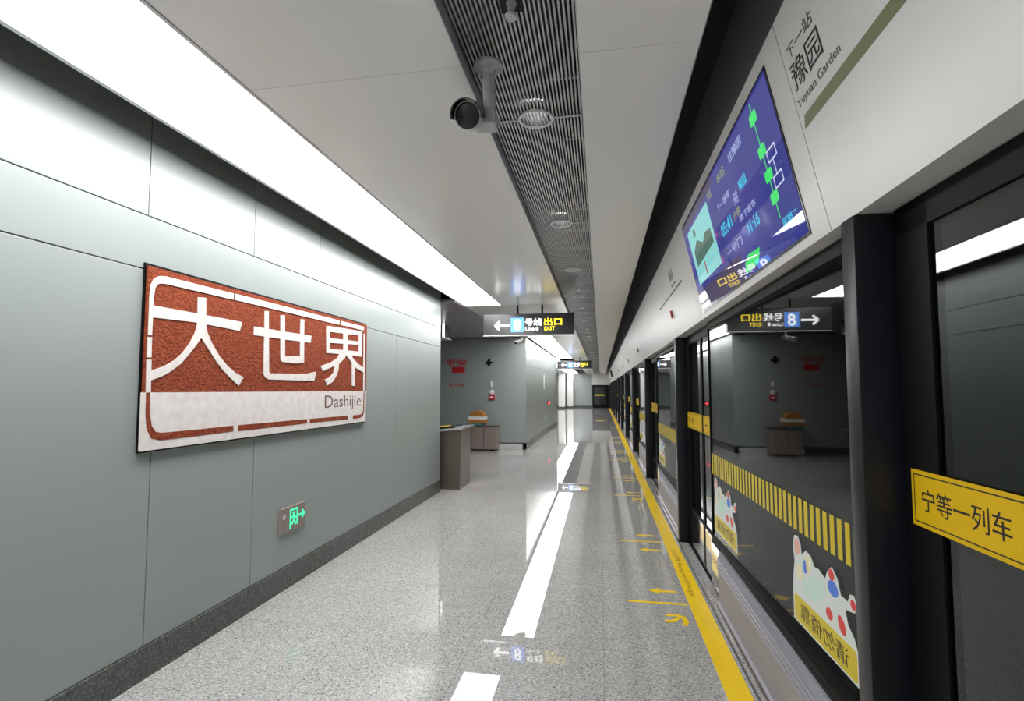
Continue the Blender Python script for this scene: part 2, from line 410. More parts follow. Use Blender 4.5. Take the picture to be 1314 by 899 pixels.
# lit ceiling strips
def strip(x0, x1, y0, y1, label):
    t = thing('light_strip', ((x0 + x1) / 2, (y0 + y1) / 2, ZC), label, 'ceiling light', 'continuous light strips')
    MB().box(x0, x1, y0, y1, ZC + 0.004, ZC + 0.02).build('diffuser', MT['strip'], t)
    mb = MB()
    for a, b in ((x0 - 0.028, x0), (x1, x1 + 0.018)): mb.box(a, b, y0, y1, ZC - 0.004, ZC + 0.035)
    for a in (y0 - 0.018, y1): mb.box(x0 - 0.028, x1 + 0.018, a, a + 0.018, ZC - 0.004, ZC + 0.035)
    mb.build('frame', MT['alu'], t)
    MB().box(x0 - 0.02, x1 + 0.015, y0, y1, ZC + 0.036, ZC + 0.09).build('housing', MT['dark'], t)
    return t
strip(SL, SR, Y0 + 0.02, 8.14, 'long glowing white strip in the ceiling above the station name wall')
strip(TL_, TR, 9.44, 22.6, 'glowing white strip in the ceiling past the near exit sign')
strip(-2.72, -1.9, 22.85, 43.5, 'farthest glowing ceiling strip, before the bright column at the end')

# bright column and paler column at the far end
for (a, b, y_, m_, lb) in ((-3.42, -2.90, 41.8, MT['white'], 'bright white square column before the far end wall'), (-2.80, -2.30, 43.2, MT['header'], 'paler square column beside the bright one at the far end')):
    t = thing('column', ((a + b) / 2, y_ + 0.25, 0), lb, 'column')
    MB().box(a, b, y_, y_ + 0.5, 0.15, ZC, 0.01).build('shaft', m_, t)
    MB().box(a - 0.02, b + 0.02, y_ - 0.02, y_ + 0.52, 0, 0.15).build('base', MT['base'], t)

# floor markings ----------------------------------------------------
t = thing('safety_line', (0.675, 20, 0), 'long yellow line painted on the floor along the platform doors', 'floor line')
MB().box(0.612, 0.738, Y0, Y1 - 0.05, 0.0, 0.0016).build('paint', MT['yellow'], t)
for k in range(0, 3):
    ya = 5.26 + 7.64 * k
    ff = F((0.62, ya, 0), (0, -1, 0), (1, 0, 0))
    text('lettering', '小心空隙 Please mind the gap', ff, 0, 0.022, 1.16, 0.078, MT['ink_b'], t, h=0.0018, th=0.0004)
MB().box(0.758, 0.770, Y0, Y1 - 0.05, 0.0, 0.003).build('trim_4', MT['ink_g'], kind='structure')
where = ['nearest to the camera', 'at the second post', 'at the third post', 'at the fourth post']
for k in range(4):
    s_ = 3.82 * k; ff = F((0, s_, 0), (1, 0, 0), (0, 1, 0))
    for (nm, yb, wd) in (('near', 3.944, 0.030), ('far', 5.471, 0.030)):
        tag(plate(MB(), ff, rect(0.175, yb - wd / 2, 0.60, yb + wd / 2), 0, 0.0015).build('floor_line', MT['yellow']),
            'thin yellow queue line across the grey floor, %s of the pair %s' % (nm, where[k]), 'floor line', 'queue lines')
    for (nm, yb, dx) in (('first', 4.17, 0), ('second', 5.20, 0), ('third', 5.69, 0)):
        a = [(0.345, yb), (0.43, yb + 0.06), (0.425, yb + 0.018), (0.56, yb + 0.016), (0.56, yb - 0.016), (0.425, yb - 0.018), (0.43, yb - 0.06)]
        tag(plate(MB(), ff, a, 0, 0.0015).build('floor_arrow', MT['yellow']),
            'yellow arrow on the floor pointing away from the doors, %s one %s' % (nm, where[k]), 'floor arrow', 'straight floor arrows')
    mb = MB()
    plate(mb, ff, stroke([(0.42, 3.745), (0.50, 3.75), (0.54, 3.72), (0.545, 3.66), (0.53, 3.60)], 0.035), 0, 0.0015)
    plate(mb, ff, stroke([(0.41, 3.65), (0.46, 3.655), (0.515, 3.72)], [0.045, 0.035, 0.02]), 0, 0.0013)
    tag(mb.build('floor_arrow', MT['yellow']), 'bent yellow arrow mark on the floor %s' % where[k], 'floor arrow', 'bent floor arrows')

# ------------------------------------------------------------------ platform screen doors
PITCH = 3.82; PX0, PX1, GX = 0.77, 0.905, 0.88
NK = 12
def bay_words(k): return 'nearest to the camera' if k == 0 else '%s from the camera' % ORD[k]
Yp = 1.70                                                   # the post that stands nearest
post = thing('screen_door_post', (0.84, Yp + 0.04, 0), 'dark post under the white header, nearest to the camera', 'post', 'platform door posts')
MB().box(PX0, PX1, Yp, Yp + 0.085, 0.0, 2.087, 0.008).build('shaft', MT['post'], post, smooth=True)
MB().box(PX0 - 0.006, PX1, Yp - 0.006, Yp + 0.09, 0, 0.012).build('foot_plate', MT['frame'], post)

def leaf(y0, y1, fr_far, fr_near, chars, label, kick=True):
    t = thing('sliding_door', (GX, (y0 + y1) / 2, 0.02), label, 'door', 'platform sliding door leaves')
    mb = MB(); X0, X1 = GX - 0.006, GX + 0.03
    mb.box(X0, X1, y1 - fr_far, y1, 0.02, 2.085); mb.box(X0, X1, y0, y0 + fr_near, 0.02, 2.085)
    mb.box(X0, X1, y0, y1, 2.0, 2.085); mb.box(X0, X1, y0, y1, 0.36, 0.385)
    mb.build('frame', MT['frame'], t)
    MB().box(GX + 0.002, GX + 0.012, y0 + fr_near, y1 - fr_far, 0.385, 2.0).build('glass', MT['glass'], t)
    MB().box(GX - 0.004, GX + 0.02, y0 + 0.002, y1 - 0.002, 0.02, 0.36).build('kick_plate', MT['steel'], t)
    f = F((GX - 0.007, y1 - 0.03, 1.17), (0, -1, 0), (0, 0, 1)); wdt = y1 - y0 - 0.03
    if not chars: f = F((GX - 0.007, y1 - 0.07, 1.17), (0, -1, 0), (0, 0, 1)); wdt = y1 - y0 - 0.11
    st = plate(MB(), f, rect(0, 0, wdt, 0.155), 0, 0.0015).build('warning_sticker', MT['yellow_s'], t)
    mb = MB()
    e = 0.011; q = 0.0035
    for r_ in (rect(e, e, wdt - e, e + q), rect(e, 0.155 - e - q, wdt - e, 0.155 - e), rect(e, e, e + q, 0.155 - e)): plate(mb, f, r_, 0.0015, 0.0019)
    mb.build('border', MT['ink'], st)
    if chars: text('lettering', chars, f, 0.045, 0.045, 0.36, 0.108, MT['ink'], st, h=0.0016, bold=0.004, th=0.0004)
    else: text('lettering', '一', f, 0.08, 0.07, 0.16, 0.085, MT['ink'], st, h=0.0016, th=0.0004)
    return t
lfA = leaf(Yp - 0.78, Yp - 0.02, 0.15, 0.035, '宁等一列车', 'glass sliding door leaf with yellow sticker, right beside the nearest post')
lfB = leaf(Yp - 1.235, Yp - 0.785, 0.03, 0.03, None, 'glass sliding door leaf behind the camera, next to the fixed panel')

def sticker(par, gf, u0, wd, zb):
    """warning film: white cut-out with plain colour patches over a yellow label, lettering facing the track"""
    k = wd / 0.58
    f = F(gf.p(u0, zb, 0.0016), gf.u, gf.v)
    P = lambda pts: [(a * k, (b if b < 0.13 else 0.13 + (b - 0.13) * 0.74) * k) for a, b in pts]
    bk = plate(MB(), f, P([(-0.012, 0.0), (0.59, 0.0), (0.59, 0.12), (0.565, 0.18), (0.52, 0.22), (0.50, 0.29), (0.54, 0.30), (0.575, 0.31), (0.592, 0.36), (0.57, 0.395), (0.54, 0.385), (0.525, 0.34), (0.47, 0.345), (0.445, 0.42), (0.40, 0.46), (0.36, 0.42), (0.335, 0.365), (0.28, 0.39), (0.235, 0.385), (0.20, 0.43), (0.15, 0.445), (0.10, 0.40), (0.09, 0.46), (0.06, 0.50), (0.02, 0.49), (0.0, 0.42), (0.015, 0.33), (0.0, 0.25), (-0.012, 0.15)]), -0.0012, 0.0).build('safety_sticker', MT['white_f'], par)
    plate(MB(), f, P(rrect(0, 0.008, 0.58, 0.125, 0.02)), 0, 0.0004).build('label', MT['yellow_f'], bk)
    text('lettering', '请勿倚靠', f, 0.07 * k, 0.03 * k, 0.52 * k, 0.105 * k, MT['ink'], bk, h=0.0005, mirror=True, th=0.0004)
    def patch(m, *polys):
        for q in polys: plate(MB(), f, P(q), 0, 0.0005).build('colour_patch', m, bk)
    patch(MT['peach_f'], ell(0.05, 0.43, 0.03, 0.05))
    patch(MT['blue_f'], ell(0.135, 0.34, 0.022, 0.04), ell(0.405, 0.345, 0.045, 0.042))
    patch(MT['cream_f'], ell(0.17, 0.37, 0.03, 0.055), ell(0.07, 0.28, 0.03, 0.05))
    patch(MT['red_f'], ell(0.395, 0.415, 0.025, 0.03), ell(0.565, 0.345, 0.02, 0.025), ell(0.365, 0.19, 0.03, 0.032), ell(0.47, 0.19, 0.028, 0.048, rot=0.4))
    patch(MT['mint_f'], ell(0.22, 0.25, 0.05, 0.075), ell(0.30, 0.29, 0.03, 0.06), ell(0.13, 0.21, 0.035, 0.05))
    return bk
def fixed(k_lab):
    ya, yb = Yp + 0.092, Yp + PITCH - 1.24          # 1.79 .. 4.28
    t = thing('fixed_glass_panel', (GX, (ya + yb) / 2, 0), k_lab, 'glass panel', 'fixed platform glass panels')
    xf, xn = GX - 0.026, GX + 0.033                  # pane set slightly askew in its frame, angled to shift the mirrored sign
    gf = F((xf, yb, 0), (xn - xf, ya - yb, 0), (0, 0, 1)); gl = math.hypot(xn - xf, ya - yb)
    plate(MB(), gf, rect(0.012, 0.41, gl - 0.012, 2.035), -0.011, 0).build('glass', MT['glass'], t)
    mb = MB(); X0, X1 = GX - 0.034, GX + 0.06
    mb.box(X0, X1, ya, ya + 0.02, 0.40, 2.085); mb.box(X0, X1, yb - 0.014, yb, 0.02, 2.085)
    mb.box(X0, X1, ya, yb, 2.03, 2.085); mb.box(GX - 0.03, X1, ya, yb, 0.386, 0.42)
    mb.build('frame', MT['frame'], t)
    kp = MB().profile_y([(0.806, 0.0), (0.806, 0.018), (0.82, 0.03), (0.822, 0.335), (0.836, 0.372), (0.868, 0.384), (0.905, 0.384), (0.905, 0.0)], ya, yb - 0.30).build('kick_plate', MT['steel_b'], t)
    MB().profile_y([(0.840, 0.3845), (0.872, 0.404), (0.905, 0.404), (0.905, 0.3845)], ya, yb - 0.016).build('ledge', MT['frame'], t)
    mb = MB()
    for zz in (0.255, 0.285, 0.315): mb.profile_y([(0.8225, zz - 0.008), (0.816, zz - 0.004), (0.816, zz + 0.004), (0.8225, zz + 0.008)], ya, yb - 0.30)
    mb.build('ridge', MT['steel_b'], kp)
    MB().profile_y([(0.836, 0.02), (0.836, 0.372), (0.868, 0.384), (0.905, 0.384), (0.905, 0.02)], yb - 0.285, yb - 0.014).build('end_cap', MT['steel'], t)
    MB().box(0.795, 0.812, ya, yb, 0.0, 0.012).build('base_rail', MT['bronze'], t)
    mb = MB(); u = 0.02
    while u < gl - 0.19: plate(mb, gf, rect(u, 0.895, u + 0.036, 1.05), 0.0003, 0.0012); u += 0.062
    mb.build('striped_band', MT['yellow_f'], t)
    sticker(t, gf, yb - 2.665, 0.57, 0.475)
    sticker(t, gf, yb - 4.20, 0.58, 0.475)
    return t
pn = fixed('tall glass panel with striped band and figure stickers, past the nearest post')

# white header over the doors
HB, HT = (0.78, 2.088), (0.614, 2.84)
HPROF = [HB, HT, (0.64, 2.865), (0.90, 2.865), (0.90, 2.088)]
slope = Vector((HT[0] - HB[0], 0, HT[1] - HB[1])).normalized()
def HF(y): return F((HB[0], y, HB[1]), (0, -1, 0), slope)
def header(y0, y1, label):
    t = thing('door_header', (0.78, (y0 + y1) / 2, 2.088), label, 'door header', 'white header panels over the doors')
    MB().profile_y(HPROF, y0 + 0.0025, y1 - 0.0025).build('casing', MT['header'], t)
    MB().box(0.946, 0.985, y0 + 0.0025, y1 - 0.0025, 2.03, 2.086).build('door_track', MT['frame'], t)
    return t
def indicator(t, y, zc=0.23):
    f = HF(y)
    plate(MB(), f, rrect(-0.022, zc - 0.05, 0.022, zc + 0.05, 0.01), 0, 0.004).build('indicator_plate', MT['alu'], t)
    plate(MB(), f, rrect(-0.014, zc - 0.04, 0.014, zc + 0.04, 0.012), 0.004, 0.022).build('door_lamp', MT['lamp_red'], t)
def station_text(t, yb, full):
    f = HF(yb)                                             # u runs towards the camera
    if full:
        text('lettering', '下一站', f, 0.0, 0.60, 0.20, 0.645, MT['ink_g'], t, th=0.0006)
        text('lettering', '豫园', f, -0.01, 0.49, 0.21, 0.585, MT['ink'], t, th=0.0006)
        text('lettering', 'Yuyuan Garden', f, -0.02, 0.428, 0.29, 0.465, MT['ink_g'], t, th=0.0006)
        plate(MB(), f, [(-0.02, 0.362), (2.2, 0.362), (2.2, 0.402), (0.0, 0.402)], 0, 0.0008).build('route_line', MT['olive'], t)
    else:
        text('lettering', '豫园', f, 0.0, 0.50, 0.22, 0.60, MT['ink_g'], t, th=0.0006)
        text('lettering', 'Yuyuan Garden', f, 0.0, 0.44, 0.27, 0.475, MT['ink_g'], t, th=0.0006)
        plate(MB(), f, rect(-1.1, 0.395, 0.55, 0.412), 0, 0.0008).build('route_line', MT['ink_g'], t)
h0 = header(Y0 + 0.01, 1.87, 'white header panel with station name and olive line, nearest to the camera')
station_text(h0, 1.83, True)
h1 = header(1.87, 4.16, 'white header panel carrying the blue display screen')
h2 = header(4.16, 7.98, 'white header panel just past the display, with grey route line and red lamp')
station_text(h2, 5.06, False); indicator(h2, 5.365)
far_h = None
for k in range(10):
    y0 = 7.98 + 3.6 * k; y1 = min(y0 + 3.6, Y1 - 0.001)
    if k == 0:
        far_h = header(y0, y1, 'white header panel with red lamp, first beyond the one with the route line'); indicator(far_h, 10.2)
    else:
        dup(far_h, (0, 3.6 * k, 0), 'white header panel with red lamp, %s beyond the one with the route line' % ORD[k]) if y0 + 3.6 < Y1 + 0.5 else None
tag(plate(MB(), F((0.745, 31.0, 2.3), (0, -1, 0), slope), rect(-0.05, 0, 0.05, 0.40), 0, 0.12).build('blade_sign', MT['signbox']),
    'small dark plate jutting from the far end of the header', 'sign')
# every further bay
for k in range(1, NK):
    Yk = Yp + PITCH * k
    if Yk > Y1 - 0.1: break
    dup(post, (0, PITCH * k, 0), 'dark post under the white header, %s' % bay_words(k))
    dup(lfA, (0, PITCH * k, 0), 'glass sliding door leaf with yellow sticker, right beside the post %s' % bay_words(k))
    dup(lfB, (0, PITCH * k, 0), 'narrow glass door leaf, second one in front of the post %s' % bay_words(k))
    if Yk + PITCH - 1.2 < Y1: dup(pn, (0, PITCH * k, 0), 'tall glass panel with striped band and figure stickers, past the post %s' % bay_words(k))

# blue display set in the header
ds = thing('display_screen', (0.70, 3.01, 2.40), 'wide blue passenger display with green route line set in the header', 'screen')
f = HF(4.0); f.o = f.p(0, 0.048, 0)
MB_ = MB(); plate(MB_, f, rect(-0.012, -0.012, 1.99, 0.664), 0, 0.003).build('bezel', MT['bezel'], ds)
pnl = plate(MB(), f, rect(0, 0, 1.976, 0.652), 0.003, 0.0045).build('panel', MT['scr_bg'], ds)
def sp(name, m, *polys, h=0.0045, d_=0.0004):
    mb = MB()
    for q in polys: plate(mb, f, q, h, h + d_)
    return mb.build(name, m, ds)
sp('title_bar', MT['scr_dark'], rect(0.0, 0.60, 1.0, 0.652), rect(0.0, 0.0, 1.15, 0.14))
sp('video_picture', MT['scr_aqua'], rect(0.12, 0.18, 0.80, 0.57))
sp('video_town', MT['scr_town'], [(0.20, 0.30), (0.75, 0.33), (0.74, 0.42), (0.6, 0.44), (0.5, 0.40), (0.35, 0.46), (0.2, 0.41)], rect(0.30, 0.49, 0.36, 0.54), h=0.0049)
sp('video_pier', MT['red_f'], rect(0.40, 0.20, 0.425, 0.29), h=0.0049)
sp('green_patch', MT['scr_green'], [(1.18, 0.02), (1.40, 0.03), (1.46, 0.09), (1.28, 0.10), (1.20, 0.07)])  # plain green patch low on the screen
sp('marker', MT['scr_mag'], rect(0.80, 0.33, 0.86, 0.37), rect(0.80, 0.17, 0.86, 0.21))
sp('route', MT['scr_green'], rect(1.768, 0.125, 1.776, 0.63), *[rrect(1.73, q - 0.024, 1.815, q + 0.024, 0.012) for q in (0.568, 0.42, 0.312, 0.216)])
mb = MB()
for (a, b) in ((1.855, 0.372), (1.855, 0.262)):
    for r_ in (rect(a - 0.048, b - 0.025, a + 0.048, b - 0.019), rect(a - 0.048, b + 0.019, a + 0.048, b + 0.025), rect(a - 0.048, b - 0.025, a - 0.042, b + 0.025), rect(a + 0.042, b - 0.025, a + 0.048, b + 0.025)):
        plate(mb, f, r_, 0.0045, 0.0049)
plate(mb, f, rect(1.852, 0.287, 1.858, 0.347), 0.0045, 0.0049)
mb.build('train_outline', MT['scr_white'], ds)
text('lettering', '05:41', f, 0.95, 0.29, 1.17, 0.36, MT['scr_cyan'], ds, h=0.0045, bold=0.01)
text('lettering', '11:16', f, 1.38, 0.18, 1.55, 0.24, MT['scr_cyan'], ds, h=0.0045, bold=0.01)
text('lettering', '豫园', f, 1.40, 0.39, 1.52, 0.44, MT['scr_cyan'], ds, h=0.0045)
text('lettering', '星期二', f, 1.78, 0.07, 1.94, 0.115, MT['scr_cyan'], ds, h=0.0045)
for (s_, a0, b0, a1, b1, m_) in (('下一班车', 0.98, 0.43, 1.25, 0.47, 'scr_pale'), ('本站', 1.10, 0.55, 1.26, 0.60, 'scr_olive'), ('往豫园', 1.36, 0.555, 1.58, 0.60, 'scr_pale'), ('再下班车', 1.30, 0.265, 1.56, 0.30, 'scr_pale'),
                           ('分钟', 1.20, 0.30, 1.34, 0.35, 'scr_olive'), ('开往', 1.28, 0.36, 1.36, 0.42, 'scr_pale'), ('车站', 0.84, 0.55, 0.94, 0.60, 'scr_olive'), ('一号门', 0.95, 0.17, 1.25, 0.215, 'scr_pale')):
    text('lettering', s_, f, a0, b0, a1, b1, MT[m_], ds, h=0.0045)

# ------------------------------------------------------------------ station name mural
mu = thing('station_name_mural', (WX + 0.02, 3.68, 1.22), 'large red and white station name plaque on the grey wall', 'wall sign')
YA, YB, ZA, ZB, ZM = 2.362, 4.995, 1.222, 2.224, 1.535
f = F((WX + 0.016, 0, 0), (0, 1, 0), (0, 0, 1))              # u = world y, v = world z
MB().box(WX + 0.001, WX + 0.013, YA - 0.009, YB + 0.005, ZA - 0.010, ZB + 0.016).build('backing_shadow_rim', MT['frame'], mu)  # backing; its black rim past the plaque stands in for the shadow line
plate(MB(), f, rect(YA, ZM, YB, ZB), -0.004, 0.010).build('red_field', MT['mural_red'], mu)
plate(MB(), f, rect(YA - 0.005, ZA, YB, ZM), -0.004, 0.012).build('white_field', MT['mural_white'], mu)
DA = [[(2.388, 2.011), (2.701, 2.012), (3.099, 2.011), (3.081, 1.948), (2.704, 1.957), (2.391, 1.945)], [(2.707, 2.112), (2.771, 2.12), (2.779, 1.941), (2.71, 1.933)], [(2.709, 1.958), (2.705, 1.924), (2.691, 1.884), (2.657, 1.826), (2.608, 1.765), (2.551, 1.717), (2.486, 1.682), (2.399, 1.652), (2.401, 1.601), (2.47, 1.624), (2.534, 1.657), (2.601, 1.704), (2.66, 1.765), (2.71, 1.823), (2.743, 1.868), (2.767, 1.905), (2.778, 1.958)], [(2.732, 1.935), (2.779, 1.95), (2.79, 1.908), (2.833, 1.842), (2.897, 1.768), (2.974, 1.705), (3.054, 1.662), (3.13, 1.634), (3.085, 1.577), (3.003, 1.628), (2.925, 1.684), (2.862, 1.743), (2.8, 1.809), (2.743, 1.868)]]
SHI = [[(3.226, 1.996), (3.562, 1.999), (3.951, 2.005), (3.939, 1.945), (3.565, 1.938), (3.223, 1.935)], [(3.335, 2.123), (3.379, 2.128), (3.402, 1.683), (3.421, 1.67), (3.576, 1.674), (3.736, 1.675), (3.892, 1.682), (4.035, 1.704), (4.01, 1.626), (3.858, 1.623), (3.657, 1.625), (3.401, 1.625), (3.359, 1.639), (3.341, 1.663)], [(3.522, 2.119), (3.575, 2.127), (3.589, 1.802), (3.537, 1.789)], [(3.785, 2.124), (3.837, 2.127), (3.849, 1.77), (3.793, 1.765)], [(3.537, 1.808), (3.617, 1.811), (3.697, 1.814), (3.781, 1.822), (3.846, 1.833), (3.849, 1.77), (3.783, 1.762), (3.683, 1.758), (3.557, 1.763), (3.541, 1.776)]]
JIE = [[(4.192, 2.12), (4.513, 2.133), (4.873, 2.148), (4.875, 2.101), (4.514, 2.085), (4.194, 2.07)], [(4.186, 2.116), (4.244, 2.118), (4.245, 1.881), (4.195, 1.878)], [(4.809, 2.137), (4.873, 2.144), (4.883, 1.887), (4.818, 1.885)], [(4.194, 1.918), (4.509, 1.927), (4.875, 1.935), (4.877, 1.886), (4.51, 1.885), (4.195, 1.877)], [(4.217, 2.014), (4.517, 2.025), (4.845, 2.037), (4.846, 2.005), (4.518, 1.988), (4.219, 1.97)], [(4.489, 2.134), (4.572, 2.134), (4.575, 1.893), (4.499, 1.888)], [(4.429, 1.889), (4.574, 1.901), (4.524, 1.849), (4.444, 1.804), (4.344, 1.771), (4.141, 1.713), (4.105, 1.755), (4.278, 1.795), (4.386, 1.84)], [(4.348, 1.782), (4.421, 1.803), (4.412, 1.74), (4.381, 1.683), (4.307, 1.62), (4.213, 1.586), (4.18, 1.639), (4.263, 1.657), (4.325, 1.703)], [(4.521, 1.907), (4.618, 1.914), (4.695, 1.853), (4.8, 1.81), (4.931, 1.773), (4.933, 1.723), (4.775, 1.76), (4.684, 1.799), (4.62, 1.843), (4.546, 1.885)], [(4.671, 1.816), (4.735, 1.807), (4.736, 1.584), (4.68, 1.589)]]
for ch in (DA, SHI, JIE):
    mb = MB()
    for i, q in enumerate(ch): plate(mb, f, q, 0.008, 0.0145 + 0.0003 * i)
    mb.build('character', MT['mural_white'], mu)
mb = MB()
for q, wd in (([(2.384, 1.846), (2.384, 2.06), (2.390, 2.115), (2.406, 2.145), (2.436, 2.162), (2.475, 2.167), (3.009, 2.170)], [0.022, 0.024, 0.028, 0.034, 0.040, 0.042, 0.042]), ([(3.028, 2.172), (3.62, 2.174), (4.41, 2.176)], 0.042), ([(4.445, 2.178), (4.915, 2.180)], 0.038),
              ([(2.383, 1.835), (2.384, 1.725)], 0.026), ([(2.385, 1.713), (2.388, 1.535)], 0.028), ([(4.925, 2.13), (4.936, 1.80), (4.940, 1.535)], [0.012, 0.026, 0.022])):
    plate(mb, f, stroke(q, wd), 0.008, 0.0155)
mb.build('upper_border', MT['mural_white'], mu)
mb = MB()
for q, wd in (([(2.388, 1.535), (2.392, 1.413), (2.404, 1.345), (2.432, 1.303), (2.48, 1.290), (2.739, 1.290), (3.049, 1.293)], [0.026, 0.028, 0.034, 0.04, 0.042, 0.04, 0.038]), ([(3.093, 1.291), (3.917, 1.288)], [0.04, 0.036]), ([(3.957, 1.288), (4.61, 1.281)], [0.034, 0.036]), ([(4.717, 1.279), (4.86, 1.279), (4.918, 1.292), (4.944, 1.33), (4.948, 1.53)], [0.036, 0.034, 0.03, 0.022, 0.018])):
    plate(mb, f, stroke(q, wd), 0.010, 0.0132)
mb.build('lower_border', MT['mural_red'], mu)
sh = F(f.o, f.u, f.v)
text('lettering', 'Dashijie', sh, 4.19, 1.352, 4.875, 1.497, MT['mural_ink'], mu, h=0.012, bold=-0.008)

# green exit sign low on the wall
ex = thing('exit_sign', (WX + 0.01, 3.775, 0.43), 'small green-lit running man exit sign low on the grey wall', 'exit sign')
MB().box(WX - 0.002, WX + 0.018, 3.61, 3.945, 0.435, 0.63, 0.004).build('case', MT['pinkstone'], ex)
f = F((WX + 0.018, 3.61, 0.435), (0, 1, 0), (0, 0, 1))
plate(MB(), f, rrect(0.02, 0.11, 0.06, 0.15, 0.012), 0, 0.002).build('test_button', MT['alu'], ex)
mb = MB()
for r_ in (rect(0.115, 0.02, 0.13, 0.17), rect(0.115, 0.158, 0.22, 0.172), rect(0.207, 0.04, 0.222, 0.172)): plate(mb, f, r_, 0, 0.0015)
plate(mb, f, ell(0.165, 0.135, 0.013, 0.013, 12), 0, 0.0017)
for q in ([(0.165, 0.118), (0.168, 0.085)], [(0.168, 0.085), (0.185, 0.065), (0.19, 0.04)], [(0.168, 0.085), (0.15, 0.06), (0.135, 0.055)], [(0.14, 0.105), (0.165, 0.115), (0.19, 0.10), (0.20, 0.11)]):
    plate(mb, f, stroke(q, 0.015), 0, 0.0016)
arrow(mb, f, (0.315, 0.105), (0.228, 0.105), 0.016, 0.035, 0, 0.0015)
mb.build('pictogram', MT['l_green'], ex)

# ------------------------------------------------------------------ hanging direction signs
def hang_sign(Y, label):
    t = thing('direction_sign', (-1.13, Y, 2.40), label, 'hanging sign', 'hanging exit signs')
    x0, x1, z0, z1 = -1.90, -0.41, 2.424, 2.782
    MB().box(x0, x1, Y, Y + 0.12, z0 + 0.012, z1, 0.004).build('box', MT['signbox'], t)
    MB().box(x0 - 0.002, x1 + 0.002, Y - 0.006, Y + 0.126, z0, z0 + 0.012).build('bottom_rail', MT['alu'], t)
    for xr in (-1.335, -0.93): MB().cone((xr, Y + 0.06, z1 - 0.002), (xr, Y + 0.06, ZC), 0.016, 0.016, 12).build('hanger_rod', MT['frame'], t)
    f = F((x0 + 0.015, Y, z0 + 0.005), (1, 0, 0), (0, 0, 1))
    a = arrow(MB(), f, (0.18, 0.165), (0.42, 0.165), 0.034, 0.075, 0, 0.0012).build('arrow', MT['l_white'], t)
    bd = plate(MB(), f, rect(0.445, 0.055, 0.660, 0.29), 0, 0.001).build('line_badge', MT['l_blue'], t)
    text('number', '8', f, 0.495, 0.08, 0.61, 0.265, MT['l_white'], bd, h=0.001, bold=0.02)
    text('lettering', '号线', f, 0.68, 0.155, 0.955, 0.275, MT['l_white'], t, h=0.0002, bold=0.012)
    text('lettering', 'Line 8', f, 0.685, 0.078, 0.90, 0.135, MT['l_white'], t, h=0.0002, bold=0.012)
    text('lettering', '出口', f, 0.99, 0.155, 1.28, 0.275, MT['l_yellow'], t, h=0.0002, bold=0.012)
    text('lettering', 'EXIT', f, 0.995, 0.078, 1.165, 0.135, MT['l_yellow'], t, h=0.0002, bold=0.012)
    return t
sg = hang_sign(8.18, 'black hanging exit sign with blue 8 badge, the nearer and larger one')
s2 = dup(sg, (0.05, 13.8, 0), 'black hanging exit sign with blue 8 badge, the small one far along')

# ------------------------------------------------------------------ ceiling fittings
def downlight(y):
    t = thing('downlight', (-0.327, y, ZC + 0.06), 'round recessed downlight in the slatted ceiling strip, nearest to the camera', 'downlight', 'recessed downlights')
    c = (-0.327, y, ZC + 0.062)
    MB().lathe(c, [(0.080, 0.012), (0.080, 0.0), (0.094, 0.0), (0.096, 0.006), (0.094, 0.012)], 36).build('trim_ring', MT['white'], t, smooth=True)
    MB().lathe(c, [(0.080, 0.004), (0.070, 0.035), (0.052, 0.085)], 36).build('reflector', MT['reflector'], t, smooth=True)
    MB().cone((c[0], y, c[2] + 0.084), (c[0], y, c[2] + 0.09), 0.053, 0.053, 24).build('lamp', MT['lamp'], t)
    mb = MB(); mb.box(GL + 0.01, c[0] - 0.09, y - 0.008, y + 0.008, ZC + 0.066, ZC + 0.0695); mb.box(c[0] + 0.09, GR - 0.01, y - 0.008, y + 0.008, ZC + 0.066, ZC + 0.0695)
    mb.build('support_bar', MT['slat'], t)
    return t
dl = downlight(2.64)
for k in range(1, 14): dup(dl, (0, 1.76 * k, 0), 'round recessed downlight in the slatted ceiling strip, %s from the camera' % ORD[k])
# surveillance camera on a ceiling stem
cc = thing('surveillance_camera', (-0.482, 2.155, ZC + 0.07), 'large grey bullet camera on a stem under the slatted ceiling', 'camera')
MB().lathe((-0.482, 2.155, ZC + 0.07), [(0.0, 0), (0.066, 0), (0.066, -0.012), (0.034, -0.03), (0.030, -0.05)], 28).build('ceiling_plate', MT['cam_grey'], cc, smooth=True)
MB().cone((-0.480, 2.155, ZC + 0.03), (-0.473, 2.155, 2.765), 0.029, 0.029, 20).build('stem', MT['cam_grey'], cc, smooth=True)
pf, pb = Vector((-0.548, 2.05, 2.717)), Vector((-0.560, 2.274, 2.828))
ax = (pb - pf).normalized()
MB().lathe(pf, [(0.0, 0.0), (0.050, 0.0), (0.056, -0.006), (0.058, 0.0), (0.058, 0.20), (0.05, 0.255), (0.0, 0.26)], 28, ax).build('body', MT['cam_grey'], cc, smooth=True)
MB().lathe(pf - ax * 0.004, [(0.0, -0.004), (0.03, -0.003), (0.0545, 0.001)], 28, ax).build('lens_window', MT['cam_black'], cc, smooth=True)
mb = MB(); q = ax.to_track_quat('Z', 'Y').to_matrix(); upv = Vector((0, 0, 1)); side = ax.cross(upv).normalized(); up2 = side.cross(ax)
ring = []
for i in range(15):
    a = math.radians(-10 + 200 * i / 14); ring.append(side * math.cos(a) + up2 * math.sin(a))
